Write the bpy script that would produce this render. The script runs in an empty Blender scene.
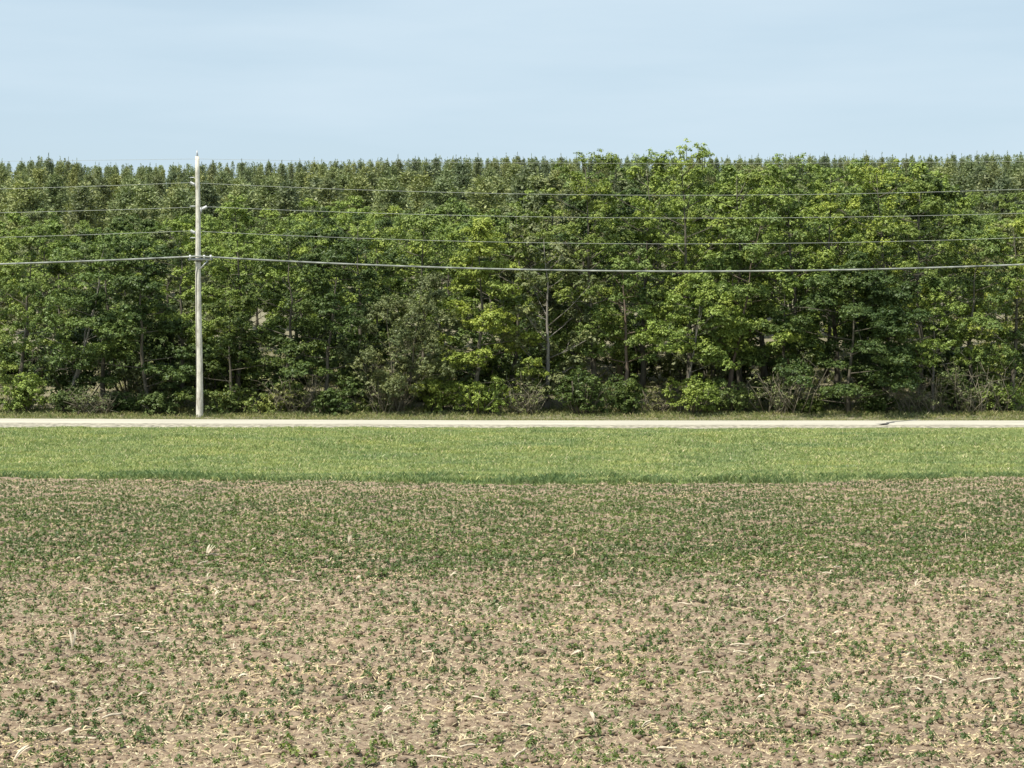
import bpy, math, random
import numpy as np
from mathutils import Vector

# ------------------------------------------------------------------ camera, light, exposure
sc = bpy.context.scene
COL = sc.collection
R = math.radians
F_PX, HC, YH = 2218.0, 4.5, 307.5          # focal length in pixels, eye height above the road, horizon row

cam_d = bpy.data.cameras.new('camera'); cam = bpy.data.objects.new('camera', cam_d); COL.objects.link(cam)
cam_d.sensor_width = 36.0; cam_d.lens = 36.0 * F_PX / 1024.0
cam_d.clip_start = 0.1; cam_d.clip_end = 6000
cam.location = (0, 0, HC)
cam.rotation_euler = (R(90) - math.atan((384 - YH) / F_PX), 0, 0)
sc.camera = cam

SUN_EL, SUN_AZ = 61.0, 229.0               # azimuth measured from +Y towards +X: behind the camera, to its left
world = bpy.data.worlds.new('World'); sc.world = world; world.use_nodes = True
wn = world.node_tree.nodes; wl = world.node_tree.links
bg = wn['Background']
sky = wn.new('ShaderNodeTexSky'); sky.sky_type = 'NISHITA'; sky.sun_disc = False
sky.sun_elevation = R(SUN_EL); sky.sun_rotation = R(SUN_AZ)
sky.altitude = 200; sky.air_density = 1.0; sky.dust_density = 0.9; sky.ozone_density = 1.6
hs = wn.new('ShaderNodeHueSaturation'); hs.inputs['Saturation'].default_value = .8; hs.inputs['Value'].default_value = .80
wl.new(sky.outputs['Color'], hs.inputs['Color']); 
veil = wn.new('ShaderNodeMix'); veil.data_type = 'RGBA'                     # thin even high haze, slightly streaky, over the blue
tc = wn.new('ShaderNodeTexCoord'); mp = wn.new('ShaderNodeMapping'); mp.inputs['Scale'].default_value = (3, 3, 22); wl.new(tc.outputs['Generated'], mp.inputs[0])
cn = wn.new('ShaderNodeTexNoise'); cn.inputs['Scale'].default_value = 1.6; cn.inputs['Detail'].default_value = 5; wl.new(mp.outputs[0], cn.inputs[0])
mr = wn.new('ShaderNodeMapRange'); mr.inputs[1].default_value = .3; mr.inputs[2].default_value = .7; mr.inputs[3].default_value = .72; mr.inputs[4].default_value = .86
wl.new(cn.outputs[0], mr.inputs[0]); wl.new(mr.outputs[0], veil.inputs[0])
wl.new(hs.outputs[0], veil.inputs[6]); veil.inputs[7].default_value = (3.95, 5.05, 5.90, 1)
wisp = wn.new('ShaderNodeMix'); wisp.data_type = 'RGBA'; wr = wn.new('ShaderNodeMapRange')
wr.inputs[1].default_value = .42; wr.inputs[2].default_value = .75; wr.inputs[3].default_value = 0; wr.inputs[4].default_value = .45
wl.new(cn.outputs[0], wr.inputs[0]); wl.new(wr.outputs[0], wisp.inputs[0])
wl.new(veil.outputs[2], wisp.inputs[6]); wisp.inputs[7].default_value = (4.75, 5.55, 6.15, 1)
wl.new(wisp.outputs[2], bg.inputs['Color'])
bg.inputs['Strength'].default_value = 0.12

sd = bpy.data.lights.new('sun', 'SUN'); so = bpy.data.objects.new('sun', sd); COL.objects.link(so)
sd.energy = 5.0; sd.angle = R(0.53); sd.color = (1.0, 0.955, 0.88)
sv = Vector((math.sin(R(SUN_AZ)) * math.cos(R(SUN_EL)), math.cos(R(SUN_AZ)) * math.cos(R(SUN_EL)), math.sin(R(SUN_EL))))
so.rotation_euler = sv.to_track_quat('Z', 'Y').to_euler(); so.location = (0, 0, 60)

vs = sc.view_settings
vs.view_transform = 'Standard'; vs.look = 'None'; vs.gamma = 1.0; vs.use_curve_mapping = False
vs.exposure = 0.35
sc.cycles.max_bounces = 6; sc.cycles.diffuse_bounces = 1; sc.cycles.transmission_bounces = 3

# ------------------------------------------------------------------ helpers
def PX(px, d): return (px - 512.0) / F_PX * d
def PZ(py, d): return HC - (py - YH) / F_PX * d

class Geo:
    def __init__(s): s.v = []; s.f = []; s.n = 0
    def add(s, V, F):
        V = np.asarray(V, float).reshape(-1, 3); F = np.asarray(F, int).reshape(-1, 4)
        s.v.append(V); s.f.append(F + s.n); s.n += len(V)
    def tube(s, P, rad, n=6):
        P = np.asarray(P, float); k = len(P); rad = np.broadcast_to(np.asarray(rad, float), (k,))
        T = np.gradient(P, axis=0); T /= np.linalg.norm(T, axis=1, keepdims=True) + 1e-9
        ref = np.array([0., 1, 0]) if abs(T[:, 1]).mean() < .7 else np.array([0., 0, 1])
        U = np.cross(T, ref); U /= np.linalg.norm(U, axis=1, keepdims=True) + 1e-9
        W = np.cross(T, U)
        a = np.arange(n) * 2 * np.pi / n
        V = P[:, None] + rad[:, None, None] * (np.cos(a)[None, :, None] * U[:, None] + np.sin(a)[None, :, None] * W[:, None])
        i = np.arange(n); j = (i + 1) % n
        Fs = [np.stack([r * n + i, r * n + j, (r + 1) * n + j, (r + 1) * n + i], 1) for r in range(k - 1)]
        caps = [[0, 3 + 2 * q, 2 + 2 * q, 1 + 2 * q] for q in range((n - 2) // 2)]
        caps += [[(k - 1) * n, (k - 1) * n + 1 + 2 * q, (k - 1) * n + 2 + 2 * q, (k - 1) * n + 3 + 2 * q] for q in range((n - 2) // 2)]
        s.add(V.reshape(-1, 3), np.concatenate(Fs + [np.array(caps)]))
    def box(s, c, size):
        c = np.array(c, float); h = np.array(size, float) / 2
        V = c + h * np.array([[-1,-1,-1],[1,-1,-1],[1,1,-1],[-1,1,-1],[-1,-1,1],[1,-1,1],[1,1,1],[-1,1,1]])
        s.add(V, [[0,3,2,1],[4,5,6,7],[0,1,5,4],[1,2,6,5],[2,3,7,6],[3,0,4,7]])
    def leaves(s, C, N, L, asp, rng, fold=.25, T=None):
        """folded rhombic leaves: centre, normal, length"""
        n = len(C); L = np.broadcast_to(L, (n,))
        N = N / (np.linalg.norm(N, axis=1, keepdims=True) + 1e-9)
        if T is None: T = rng.normal(size=(n, 3))
        T = T - N * (T * N).sum(1, keepdims=True); T /= np.linalg.norm(T, axis=1, keepdims=True) + 1e-9
        B = np.cross(N, T); h = (L * .5)[:, None]; w = (L * asp * .5)[:, None]
        V = np.stack([C - T * h, C + B * w + N * w * fold, C + T * h, C - B * w + N * w * fold], 1)
        s.add(V.reshape(-1, 3), np.arange(4 * n).reshape(-1, 4))
    def mesh(s, name, m, smooth=False):
        V = np.concatenate(s.v); F = np.concatenate(s.f)
        me = bpy.data.meshes.new(name)
        me.vertices.add(len(V)); me.vertices.foreach_set('co', V.astype(np.float32).ravel())
        me.loops.add(F.size); me.loops.foreach_set('vertex_index', F.astype(np.int32).ravel())
        me.polygons.add(len(F)); me.polygons.foreach_set('loop_start', np.arange(0, F.size, 4, dtype=np.int32))
        me.polygons.foreach_set('loop_total', np.full(len(F), 4, np.int32))
        if smooth: me.polygons.foreach_set('use_smooth', np.ones(len(F), bool))
        me.update(calc_edges=True); me.materials.append(m)
        return me
    def obj(s, name, m, parent=None, smooth=False):
        return link(name, s.mesh(name, m, smooth), parent)

def link(name, me, parent=None):
    o = bpy.data.objects.new(name, me); COL.objects.link(o)
    if parent: o.parent = parent
    return o
def tag(o, label=None, cat=None, group=None, kind=None):
    if label: o['label'] = label
    if cat: o['category'] = cat
    if group: o['group'] = group
    if kind: o['kind'] = kind
    return o
def empty(name, loc, rz=0.0, s=1.0):
    o = bpy.data.objects.new(name, None); COL.objects.link(o)
    o.location = loc; o.rotation_euler = (0, 0, rz); o.scale = (s, s, s); o.empty_display_size = .3
    return o
def copy_thing(src, loc, rz, s):
    c = src.copy(); COL.objects.link(c); c.location = loc; c.rotation_euler = (0, 0, rz); c.scale = s
    for ch in src.children:
        k = ch.copy(); COL.objects.link(k); k.parent = c
    return c

def vnoise(x, y, seed=0, scale=1.0):
    """smooth value noise on arrays"""
    r = np.random.default_rng(seed); G = r.random((256, 256))
    x = np.asarray(x) / scale + 1000; y = np.asarray(y) / scale + 1000
    xi = np.floor(x).astype(int); yi = np.floor(y).astype(int); fx = x - xi; fy = y - yi
    fx = fx * fx * (3 - 2 * fx); fy = fy * fy * (3 - 2 * fy)
    g = lambda a, b: G[a % 256, b % 256]
    return (g(xi, yi) * (1 - fx) + g(xi + 1, yi) * fx) * (1 - fy) + (g(xi, yi + 1) * (1 - fx) + g(xi + 1, yi + 1) * fx) * fy - .5
def sstep(a, b, x):
    t = np.clip((np.asarray(x, float) - a) / (b - a), 0, 1); return t * t * (3 - 2 * t)

# ------------------------------------------------------------------ materials
def nodes(name):
    m = bpy.data.materials.new(name); m.use_nodes = True
    nt = m.node_tree
    return m, nt.nodes, nt.links, nt.nodes['Principled BSDF']
def ramp(n, l, fac, stops):
    r = n.new('ShaderNodeValToRGB'); e = r.color_ramp.elements
    while len(e) < len(stops): e.new(.5)
    for k, (p, c) in enumerate(stops): e[k].position = p; e[k].color = (*c, 1)
    l.new(fac, r.inputs[0]); return r.outputs[0]
def noise(n, l, vec, scale, detail=4, rough=.55):
    t = n.new('ShaderNodeTexNoise'); t.inputs['Scale'].default_value = scale
    t.inputs['Detail'].default_value = detail; t.inputs['Roughness'].default_value = rough
    if vec is not None: l.new(vec, t.inputs['Vector'])
    return t.outputs[0]
def pos(n, l, sx=1, sy=1, sz=1):
    g = n.new('ShaderNodeNewGeometry'); mp = n.new('ShaderNodeMapping'); mp.inputs['Scale'].default_value = (sx, sy, sz)
    l.new(g.outputs['Position'], mp.inputs[0]); return mp.outputs[0]
def mixc(n, l, a, b, fac, mode='MIX'):
    m = n.new('ShaderNodeMix'); m.data_type = 'RGBA'; m.blend_type = mode
    for s, v in ((m.inputs[6], a), (m.inputs[7], b)):
        if isinstance(v, tuple): s.default_value = (*v, 1)
        else: l.new(v, s)
    if isinstance(fac, (int, float)): m.inputs[0].default_value = fac
    else: l.new(fac, m.inputs[0])
    return m.outputs[2]

def foliage(name, c_dark, c_mid, c_light, trans=.14, rough=.5, spec=.25, nscale=.5):
    m, n, l, p = nodes(name)
    g = n.new('ShaderNodeNewGeometry')
    leaf = ramp(n, l, g.outputs['Random Per Island'], [(0, c_dark), (.5, c_mid), (1, c_light)])
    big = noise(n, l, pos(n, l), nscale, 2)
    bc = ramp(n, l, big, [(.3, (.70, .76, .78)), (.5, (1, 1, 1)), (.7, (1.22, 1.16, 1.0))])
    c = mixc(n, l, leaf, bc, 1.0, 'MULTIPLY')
    oi = n.new('ShaderNodeObjectInfo')
    oc = ramp(n, l, oi.outputs['Random'], [(0, (.85, .88, .9)), (.5, (1, 1, 1)), (1, (1.15, 1.06, .9))])
    c = mixc(n, l, c, oc, 1.0, 'MULTIPLY')
    l.new(c, p.inputs['Base Color']); p.inputs['Roughness'].default_value = rough
    p.inputs['Specular IOR Level'].default_value = spec
    t = n.new('ShaderNodeBsdfTranslucent')
    tc = mixc(n, l, c, (1.15, 1.35, .55), 1.0, 'MULTIPLY'); l.new(tc, t.inputs['Color'])
    mx = n.new('ShaderNodeMixShader'); mx.inputs[0].default_value = trans
    l.new(p.outputs[0], mx.inputs[1]); l.new(t.outputs[0], mx.inputs[2])
    l.new(mx.outputs[0], n['Material Output'].inputs['Surface'])
    return m
def simple(name, c1, c2, scale=8, rough=.8, bump=0, metal=0, stretch=(1, 1, 1)):
    m, n, l, p = nodes(name)
    f = noise(n, l, pos(n, l, *stretch), scale, 6)
    l.new(ramp(n, l, f, [(.3, c1), (.7, c2)]), p.inputs['Base Color'])
    p.inputs['Roughness'].default_value = rough; p.inputs['Metallic'].default_value = metal
    p.inputs['Specular IOR Level'].default_value = .25
    if bump:
        b = n.new('ShaderNodeBump'); b.inputs['Strength'].default_value = bump; b.inputs['Distance'].default_value = .02
        l.new(f, b.inputs['Height']); l.new(b.outputs[0], p.inputs['Normal'])
    return m

M = {}
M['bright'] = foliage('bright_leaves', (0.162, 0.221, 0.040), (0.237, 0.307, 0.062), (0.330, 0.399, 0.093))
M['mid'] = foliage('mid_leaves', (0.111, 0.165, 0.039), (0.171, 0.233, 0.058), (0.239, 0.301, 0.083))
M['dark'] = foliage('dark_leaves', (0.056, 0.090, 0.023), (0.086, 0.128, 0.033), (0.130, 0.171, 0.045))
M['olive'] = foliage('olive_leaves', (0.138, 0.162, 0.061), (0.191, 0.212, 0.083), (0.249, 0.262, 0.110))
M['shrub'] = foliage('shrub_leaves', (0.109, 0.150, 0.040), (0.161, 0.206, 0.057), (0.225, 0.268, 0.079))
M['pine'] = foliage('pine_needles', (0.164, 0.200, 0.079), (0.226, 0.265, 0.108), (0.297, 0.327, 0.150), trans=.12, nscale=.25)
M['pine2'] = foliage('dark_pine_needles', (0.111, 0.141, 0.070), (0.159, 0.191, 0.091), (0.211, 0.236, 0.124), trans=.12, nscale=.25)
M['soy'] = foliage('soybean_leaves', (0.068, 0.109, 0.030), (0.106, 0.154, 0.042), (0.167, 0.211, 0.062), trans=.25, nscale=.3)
M['bark'] = simple('grey_bark', (.080, .070, .050), (.19, .17, .125), 6, .9, .6, stretch=(1, 1, .3))
M['bark_pale'] = simple('pale_bark', (.17, .155, .13), (.33, .30, .25), 6, .9, .5, stretch=(1, 1, .3))
M['bark_red'] = simple('brown_bark', (.11, .08, .06), (.23, .175, .13), 6, .9, .6, stretch=(1, 1, .3))
M['twig'] = simple('grey_twigs', (.15, .13, .085), (.28, .25, .175), 3, .9)
def pole_mat():
    m, n, l, p = nodes('weathered_pole_wood')
    grain = ramp(n, l, noise(n, l, pos(n, l, 5, 5, .3), 7, 6, .65), [(.3, (.40, .37, .31)), (.6, (.80, .755, .66)), (.8, (.88, .84, .75))])
    blot = ramp(n, l, noise(n, l, pos(n, l, 1.5, 1.5, 1), 2.6, 5, .7), [(.32, (.58, .56, .52)), (.5, (.95, .95, .93)), (.7, (1.08, 1.07, 1.04))])
    l.new(mixc(n, l, grain, blot, 1.0, 'MULTIPLY'), p.inputs['Base Color']); p.inputs['Roughness'].default_value = .9; p.inputs['Specular IOR Level'].default_value = .15
    b = n.new('ShaderNodeBump'); b.inputs['Strength'].default_value = .6; b.inputs['Distance'].default_value = .02
    l.new(grain, b.inputs['Height']); l.new(b.outputs[0], p.inputs['Normal'])
    return m
M['pole'] = pole_mat()
M['metal'] = simple('galvanised_metal', (.36, .37, .37), (.5, .5, .5), 9, .5, metal=.4)
M['dark_metal'] = simple('dark_metal', (.09, .09, .09), (.16, .16, .16), 9, .6)
M['insulator'] = simple('grey_white_insulator', (.62, .62, .60), (.75, .75, .73), 9, .35)
M['wire'] = simple('aluminium_wire', (.32, .33, .29), (.42, .43, .38), 2, .5)
M['cable'] = simple('grey_cable', (.10, .11, .095), (.40, .41, .36), 2.2, .6)
M['straw'] = foliage('corn_residue', (0.302, 0.227, 0.132), (0.508, 0.410, 0.245), (0.734, 0.637, 0.412), trans=.05, rough=.8)
M['stalk'] = simple('dry_corn_stalk', (0.383, 0.296, 0.171), (0.585, 0.473, 0.294), 20, .8)
M['husk'] = simple('bleached_corn_husk', (0.463, 0.385, 0.269), (0.636, 0.556, 0.413), 20, .8)

def soil_mat():
    m, n, l, p = nodes('soil')
    v = pos(n, l)
    a = noise(n, l, v, 9, 8, .65); b = noise(n, l, v, .45, 3)
    c = ramp(n, l, a, [(.25, (.105, .074, .049)), (.5, (.258, .192, .134)), (.75, (.40, .312, .222))])
    c = mixc(n, l, c, ramp(n, l, b, [(.3, (.86, .86, .86)), (.7, (1.12, 1.1, 1.06))]), 1.0, 'MULTIPLY')
    l.new(c, p.inputs['Base Color']); p.inputs['Roughness'].default_value = .95; p.inputs['Specular IOR Level'].default_value = .1
    bp = n.new('ShaderNodeBump'); bp.inputs['Strength'].default_value = .7; bp.inputs['Distance'].default_value = .03
    l.new(noise(n, l, v, 28, 6, .7), bp.inputs['Height']); l.new(bp.outputs[0], p.inputs['Normal'])
    return m
M['soil'] = soil_mat()
M['verge'] = simple('verge_turf', (.09, .13, .035), (.17, .20, .06), .9, .9)
M['floor'] = simple('dry_grass_bank', (0.147, 0.130, 0.076), (0.257, 0.234, 0.147), 1.2, .95)
M['base'] = simple('earth', (.10, .10, .05), (.18, .16, .09), .3, .95)
M['road'] = simple('pale_road_surface', (0.376, 0.348, 0.274), (0.489, 0.456, 0.363), 1.1, .9, stretch=(.25, 2, 1))
M['gravel'] = simple('shoulder_gravel', (0.108, 0.102, 0.075), (0.497, 0.447, 0.340), 4.5, .95, .5)
M['dark_strip'] = simple('dark_strip_surface', (.10, .098, .088), (.17, .165, .145), 3, .8)

def grass_mat(name, stops, seed):
    m, n, l, p = nodes(name)
    g = n.new('ShaderNodeNewGeometry')
    c = ramp(n, l, g.outputs['Random Per Island'], stops)
    b1 = noise(n, l, pos(n, l, .35, .9, 1), 1.0 + seed * .1, 3)
    c = mixc(n, l, c, ramp(n, l, b1, [(.3, (.70, .80, .84)), (.5, (1, 1, 1)), (.7, (1.16, 1.10, .98))]), 1.0, 'MULTIPLY')
    l.new(c, p.inputs['Base Color']); p.inputs['Roughness'].default_value = .6; p.inputs['Specular IOR Level'].default_value = .2
    t = n.new('ShaderNodeBsdfTranslucent'); l.new(mixc(n, l, c, (1.1, 1.2, .7), 1.0, 'MULTIPLY'), t.inputs['Color'])
    mx = n.new('ShaderNodeMixShader'); mx.inputs[0].default_value = .3
    l.new(p.outputs[0], mx.inputs[1]); l.new(t.outputs[0], mx.inputs[2]); l.new(mx.outputs[0], n['Material Output'].inputs['Surface'])
    return m
M['grass'] = grass_mat('verge_grass', [(0, (0.206, 0.276, 0.099)), (.5, (0.381, 0.443, 0.175)), (.88, (0.558, 0.565, 0.259)), (1, (0.808, 0.668, 0.457))], 0)
M['grass_rank'] = grass_mat('rank_grass', [(0, (0.115, 0.176, 0.070)), (.7, (0.208, 0.278, 0.114)), (1, (0.312, 0.352, 0.162))], 1)
M['grass_dry'] = grass_mat('roadside_grass', [(0, (0.154, 0.184, 0.061)), (.5, (0.253, 0.281, 0.099)), (1, (0.462, 0.400, 0.220))], 2)

# ------------------------------------------------------------------ terrain
SLOPE = .078
def edge_d(x):                                   # where the field meets the grass
    x = np.asarray(x, float)
    return 56.6 + 2.3 * np.clip(np.abs(x - 1.0) / 14.0, 0, 2) ** 2 + .5 * vnoise(x, x * 0, 5, 2.5)
def road_shift(x): x = np.asarray(x, float); return .0375 * (np.sqrt(x * x + 9) - x) - .09     # the road bends away a little at the left
def gz(x, d):
    x = np.asarray(x, float); d = np.asarray(d, float)
    z = np.where(d < 21.5, 2.8 * (1 - np.clip(d, 0, 21.5) / 21.5) ** 2, 0.0)
    dr = d - road_shift(x)
    z = z - .42 * sstep(57.5, 66, d) * (1 - sstep(72, 82.0, dr))
    z = z - .05 * sstep(88.2, 89, dr) * (1 - sstep(91, 93, dr))
    z = z + SLOPE * np.clip(d - 93, 0, 247) * sstep(93, 97, d) - .10 * np.clip(d - 345, 0, 400)
    z = z + sstep(100, 130, d) * 1.6 * (vnoise(x, d, 11, 28))
    return z
def sheet(name, xs, ds, m, zfn, smooth=True):
    X, D = np.meshgrid(xs, ds); nx, nd = len(xs), len(ds)
    V = np.stack([X, D, zfn(X, D)], -1).reshape(-1, 3)
    i, j = np.meshgrid(np.arange(nx - 1), np.arange(nd - 1)); a = (j * nx + i).ravel()
    g = Geo(); g.add(V, np.stack([a, a + 1, a + 1 + nx, a + nx], 1))
    return tag(g.obj(name, m, smooth=smooth), kind='structure')
sheet('ground', np.linspace(-700, 700, 57), np.concatenate([np.linspace(-60, 100, 33), np.linspace(110, 900, 50)]), M['base'],
      lambda x, d: gz(x, d) - .6 - .3 * (d > 100))

def clods(x, d):
    a = vnoise(x, d, 21, .55) * .05 + vnoise(x, d, 22, .2) * .06 + np.clip(vnoise(x, d, 23, .10), -.2, .5) * .075
    return a + vnoise(x, d, 24, 6) * .10
def field_z(x, d): return gz(x, d) + clods(x, d)
xs_f = np.arange(-19, 19.01, .07)
ds_f = np.concatenate([np.arange(-6, 20, .5), np.arange(20, 34, .055), np.arange(34, 58, .12)])
X, D = np.meshgrid(xs_f, ds_f)
E = edge_d(X); Dm = D + (E - 56.6) * sstep(46, 57, D)             # rows bend to follow the field edge
nx, nd = len(xs_f), len(ds_f); i, j = np.meshgrid(np.arange(nx - 1), np.arange(nd - 1)); a = (j * nx + i).ravel()
keep = (ds_f[j.ravel()] < 57.6)
g = Geo(); Z = field_z(X, Dm) - .10 * sstep(56.4, 57.6, D)
g.add(np.stack([X, Dm, Z], -1).reshape(-1, 3), np.stack([a, a + 1, a + 1 + nx, a + nx], 1)[keep])
tag(g.obj('field', M['soil'], smooth=True), kind='structure')

sheet('verge', np.linspace(-60, 60, 241), np.arange(56.0, 83.4, .4), M['verge'],
      lambda x, d: np.where(d < edge_d(x), -.25, 0) + gz(x, d) + .05 * vnoise(x, d, 31, 1.2) - .012)
def ribbon(name, d0, d1, z, m, n=6):
    xs = np.linspace(-80, 80, 161)
    X, T = np.meshgrid(xs, np.linspace(0, 1, n))
    wob = .12 * vnoise(X, X * 0, int(d0 * 7), 1.3)
    D = d0 + (d1 - d0) * T + road_shift(X) + np.where(T == 0, wob, 0) + np.where(T == 1, wob * .5, 0)
    V = np.stack([X, D, z + 0 * X], -1); V[0, :, 2] -= .10; V[-1, :, 2] -= .10
    i, j = np.meshgrid(np.arange(160), np.arange(n - 1)); a = (j * 161 + i).ravel()
    g = Geo(); g.add(V.reshape(-1, 3), np.stack([a, a + 1, a + 162, a + 161], 1))
    return tag(g.obj(name, m), kind='structure')
ribbon('road_shoulder', 82.2, 88.3, .03, M['gravel'])
ribbon('road', 84.2, 87.7, .07, M['road'])
g = Geo()                                                            # thin dark wavering strip laid aslant across the road
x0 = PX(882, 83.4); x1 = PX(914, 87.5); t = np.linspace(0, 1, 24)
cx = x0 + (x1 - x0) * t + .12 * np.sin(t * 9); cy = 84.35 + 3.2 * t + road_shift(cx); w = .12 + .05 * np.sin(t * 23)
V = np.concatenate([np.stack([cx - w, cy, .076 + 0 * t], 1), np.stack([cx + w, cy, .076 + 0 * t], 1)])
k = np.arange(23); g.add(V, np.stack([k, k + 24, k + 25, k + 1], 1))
tag(g.obj('road_dark_strip', M['dark_strip']), kind='structure')
sheet('woodland_floor', np.linspace(-90, 90, 121), np.concatenate([np.arange(87.6, 130, .8), np.arange(130, 420, 6)]), M['floor'],
      lambda x, d: gz(x, d) + .10 * vnoise(x, d, 41, 1.4) * sstep(92, 95, d) - .03 * (d < 88.4))

# ------------------------------------------------------------------ utility pole and wires
PD = 92.0; PXX = PX(199.3, PD)
pole = empty('utility_pole', (PXX, PD, float(gz(PXX, PD))))
tag(pole, 'tall weathered pale wooden utility pole standing beyond the road', 'utility pole')
pz0 = float(gz(PXX, PD)); zt = PZ(157, PD) - pz0
g = Geo(); hh = np.linspace(-.5, zt, 20)
g.tube(np.stack([-.045 * hh / zt + .012 * np.sin(hh * .9), 0 * hh, hh], 1), np.interp(hh, [0, zt], [.150, .088]), 14)
g.obj('shaft', M['pole'], pole, smooth=True)
g = Geo(); g.tube([(-.05, 0, zt - .35), (-.05, -.0, zt + .12), (-.05, 0, zt + .25)], [.085, .035, .02], 8); g.obj('pole_top_pin', M['metal'], pole)
def LZ(py): return PZ(py, PD) - pz0
WZ = {'neutral': LZ(159.5), 'a': LZ(183), 'b': LZ(207), 'c': LZ(231), 'cable': LZ(257)}
def insulator(side, z):
    g = Geo(); g.tube([(side * .08, 0, z - .16), (side * .20, 0, z - .07)], .035, 8); g.box((side * .10, 0, z - .16), (.05, .10, .26))
    br = g.obj('insulator_bracket', M['metal'], pole)
    g = Geo(); s_ = np.linspace(0, 1, 13); P = np.stack([side * (.18 + .16 * s_), 0 * s_, z - .08 + .08 * s_], 1)
    g.tube(P, np.where(np.arange(13) % 2 == 0, .075, .045), 10); g.obj('insulator', M['insulator'], br)
insulator(-1, WZ['a']); insulator(1, WZ['b']); insulator(-1, WZ['c'])
for z in (LZ(178), LZ(206.5), LZ(238)):
    g = Geo(); g.tube([(-.36, 0, z), (-.05, 0, z)], .022, 6); g.obj('standoff_rod', M['metal'], pole)
g = Geo(); g.box((.08, -.16, WZ['cable'] - .10), (1.0, .07, .09)); arm = g.obj('cable_arm', M['metal'], pole)
for x in (-.33, .25, .52):
    g = Geo(); g.box((x, -.21, WZ['cable'] + .0), (.075, .06, .15)); g.obj('cable_clamp', M['insulator'], arm)
g = Geo(); g.tube([(.40, -.15, WZ['cable'] - .14), (.05, -.13, WZ['cable'] - .52)], .028, 6); g.obj('arm_brace', M['metal'], pole)
g = Geo(); g.tube([(0, 0, WZ['cable'] - .20), (0, 0, WZ['cable'] - .09)], .146, 12); g.obj('pole_band', M['dark_metal'], pole)
g = Geo(); g.tube([(-.02, -.145, WZ['cable'] - .2), (-.10, -.12, WZ['cable'] - .75), (-.112, -.06, .3)], .012, 6); g.obj('ground_wire', M['dark_metal'], pole)

SPAN = 982 / F_PX * PD
def wire(name, zoff, xoff, sag, r, m, label, cat, ds=0.0, sagl=None):
    g = Geo(); t = np.linspace(0, 1, 60)
    x0 = PXX + xoff; z = pz0 + zoff
    s1 = -4 * sag * t * (1 - t); s0 = -4 * (sagl or sag * .8) * t * (1 - t)
    P = np.concatenate([np.stack([x0 - SPAN * (1 - t), PD + ds + 0 * t + .0 * t, z + s0], 1)[:-1],
                        np.stack([x0 + SPAN * t, PD + ds + 0 * t, z + s1], 1)])
    g.tube(P, r, 6)
    return tag(g.obj(name, m, smooth=True), label, cat, 'overhead wires along the road')
wire('power_line', WZ['neutral'], -.05, 4.5 / 24.1, .0055, M['wire'], 'faint topmost thin wire running over the tip of the utility pole', 'power line', -.06)
wire('power_line', WZ['a'], -.34, 12.6 / 24.1, .0075, M['wire'], 'thin pale wire on the upper left insulator, second from the top', 'power line')
wire('power_line', WZ['b'], .34, 11.3 / 24.1, .0075, M['wire'], 'thin pale wire on the right side insulator, middle of the five wires', 'power line')
wire('power_line', WZ['c'], -.34, 13.0 / 24.1, .0075, M['wire'], 'thin pale wire just above the thick grey cable, on the lower left insulator', 'power line')
wire('telephone_cable', WZ['cable'] + .02, 0, 15.0 / 24.1, .036, M['cable'], 'thick light grey cable, lowest and heaviest of the overhead wires', 'cable', -.21)

# ------------------------------------------------------------------ trees
def unit(v): return v / (np.linalg.norm(v, axis=-1, keepdims=True) + 1e-9)
def clump(geo, c, r, rz, n, L, rng, asp=.6):
    """foliage clump made of small tufts of leaves round its shell"""
    k = max(4, n // 16)
    d = unit(rng.normal(size=(k, 3))); d[:, 2] = np.where(d[:, 2] < -.2, -d[:, 2] * .7, d[:, 2]); d = unit(d)
    Tc = np.asarray(c) + d * (rng.uniform(.5, 1.05, k) ** .8)[:, None] * np.array([r, r, rz])
    q = rng.integers(0, k, n); o = unit(rng.normal(size=(n, 3))); o[:, 2] = np.where(o[:, 2] < -.3, -o[:, 2], o[:, 2])
    C = Tc[q] + o * (L * 1.15 * rng.uniform(.4, 1.1, n))[:, None]
    N = unit(.45 * d[q] + .75 * o + np.array([0, 0, .40]) + .35 * rng.normal(size=(n, 3)))
    geo.leaves(C, N, L * rng.uniform(.6, 1.3, n), asp, rng)

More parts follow.
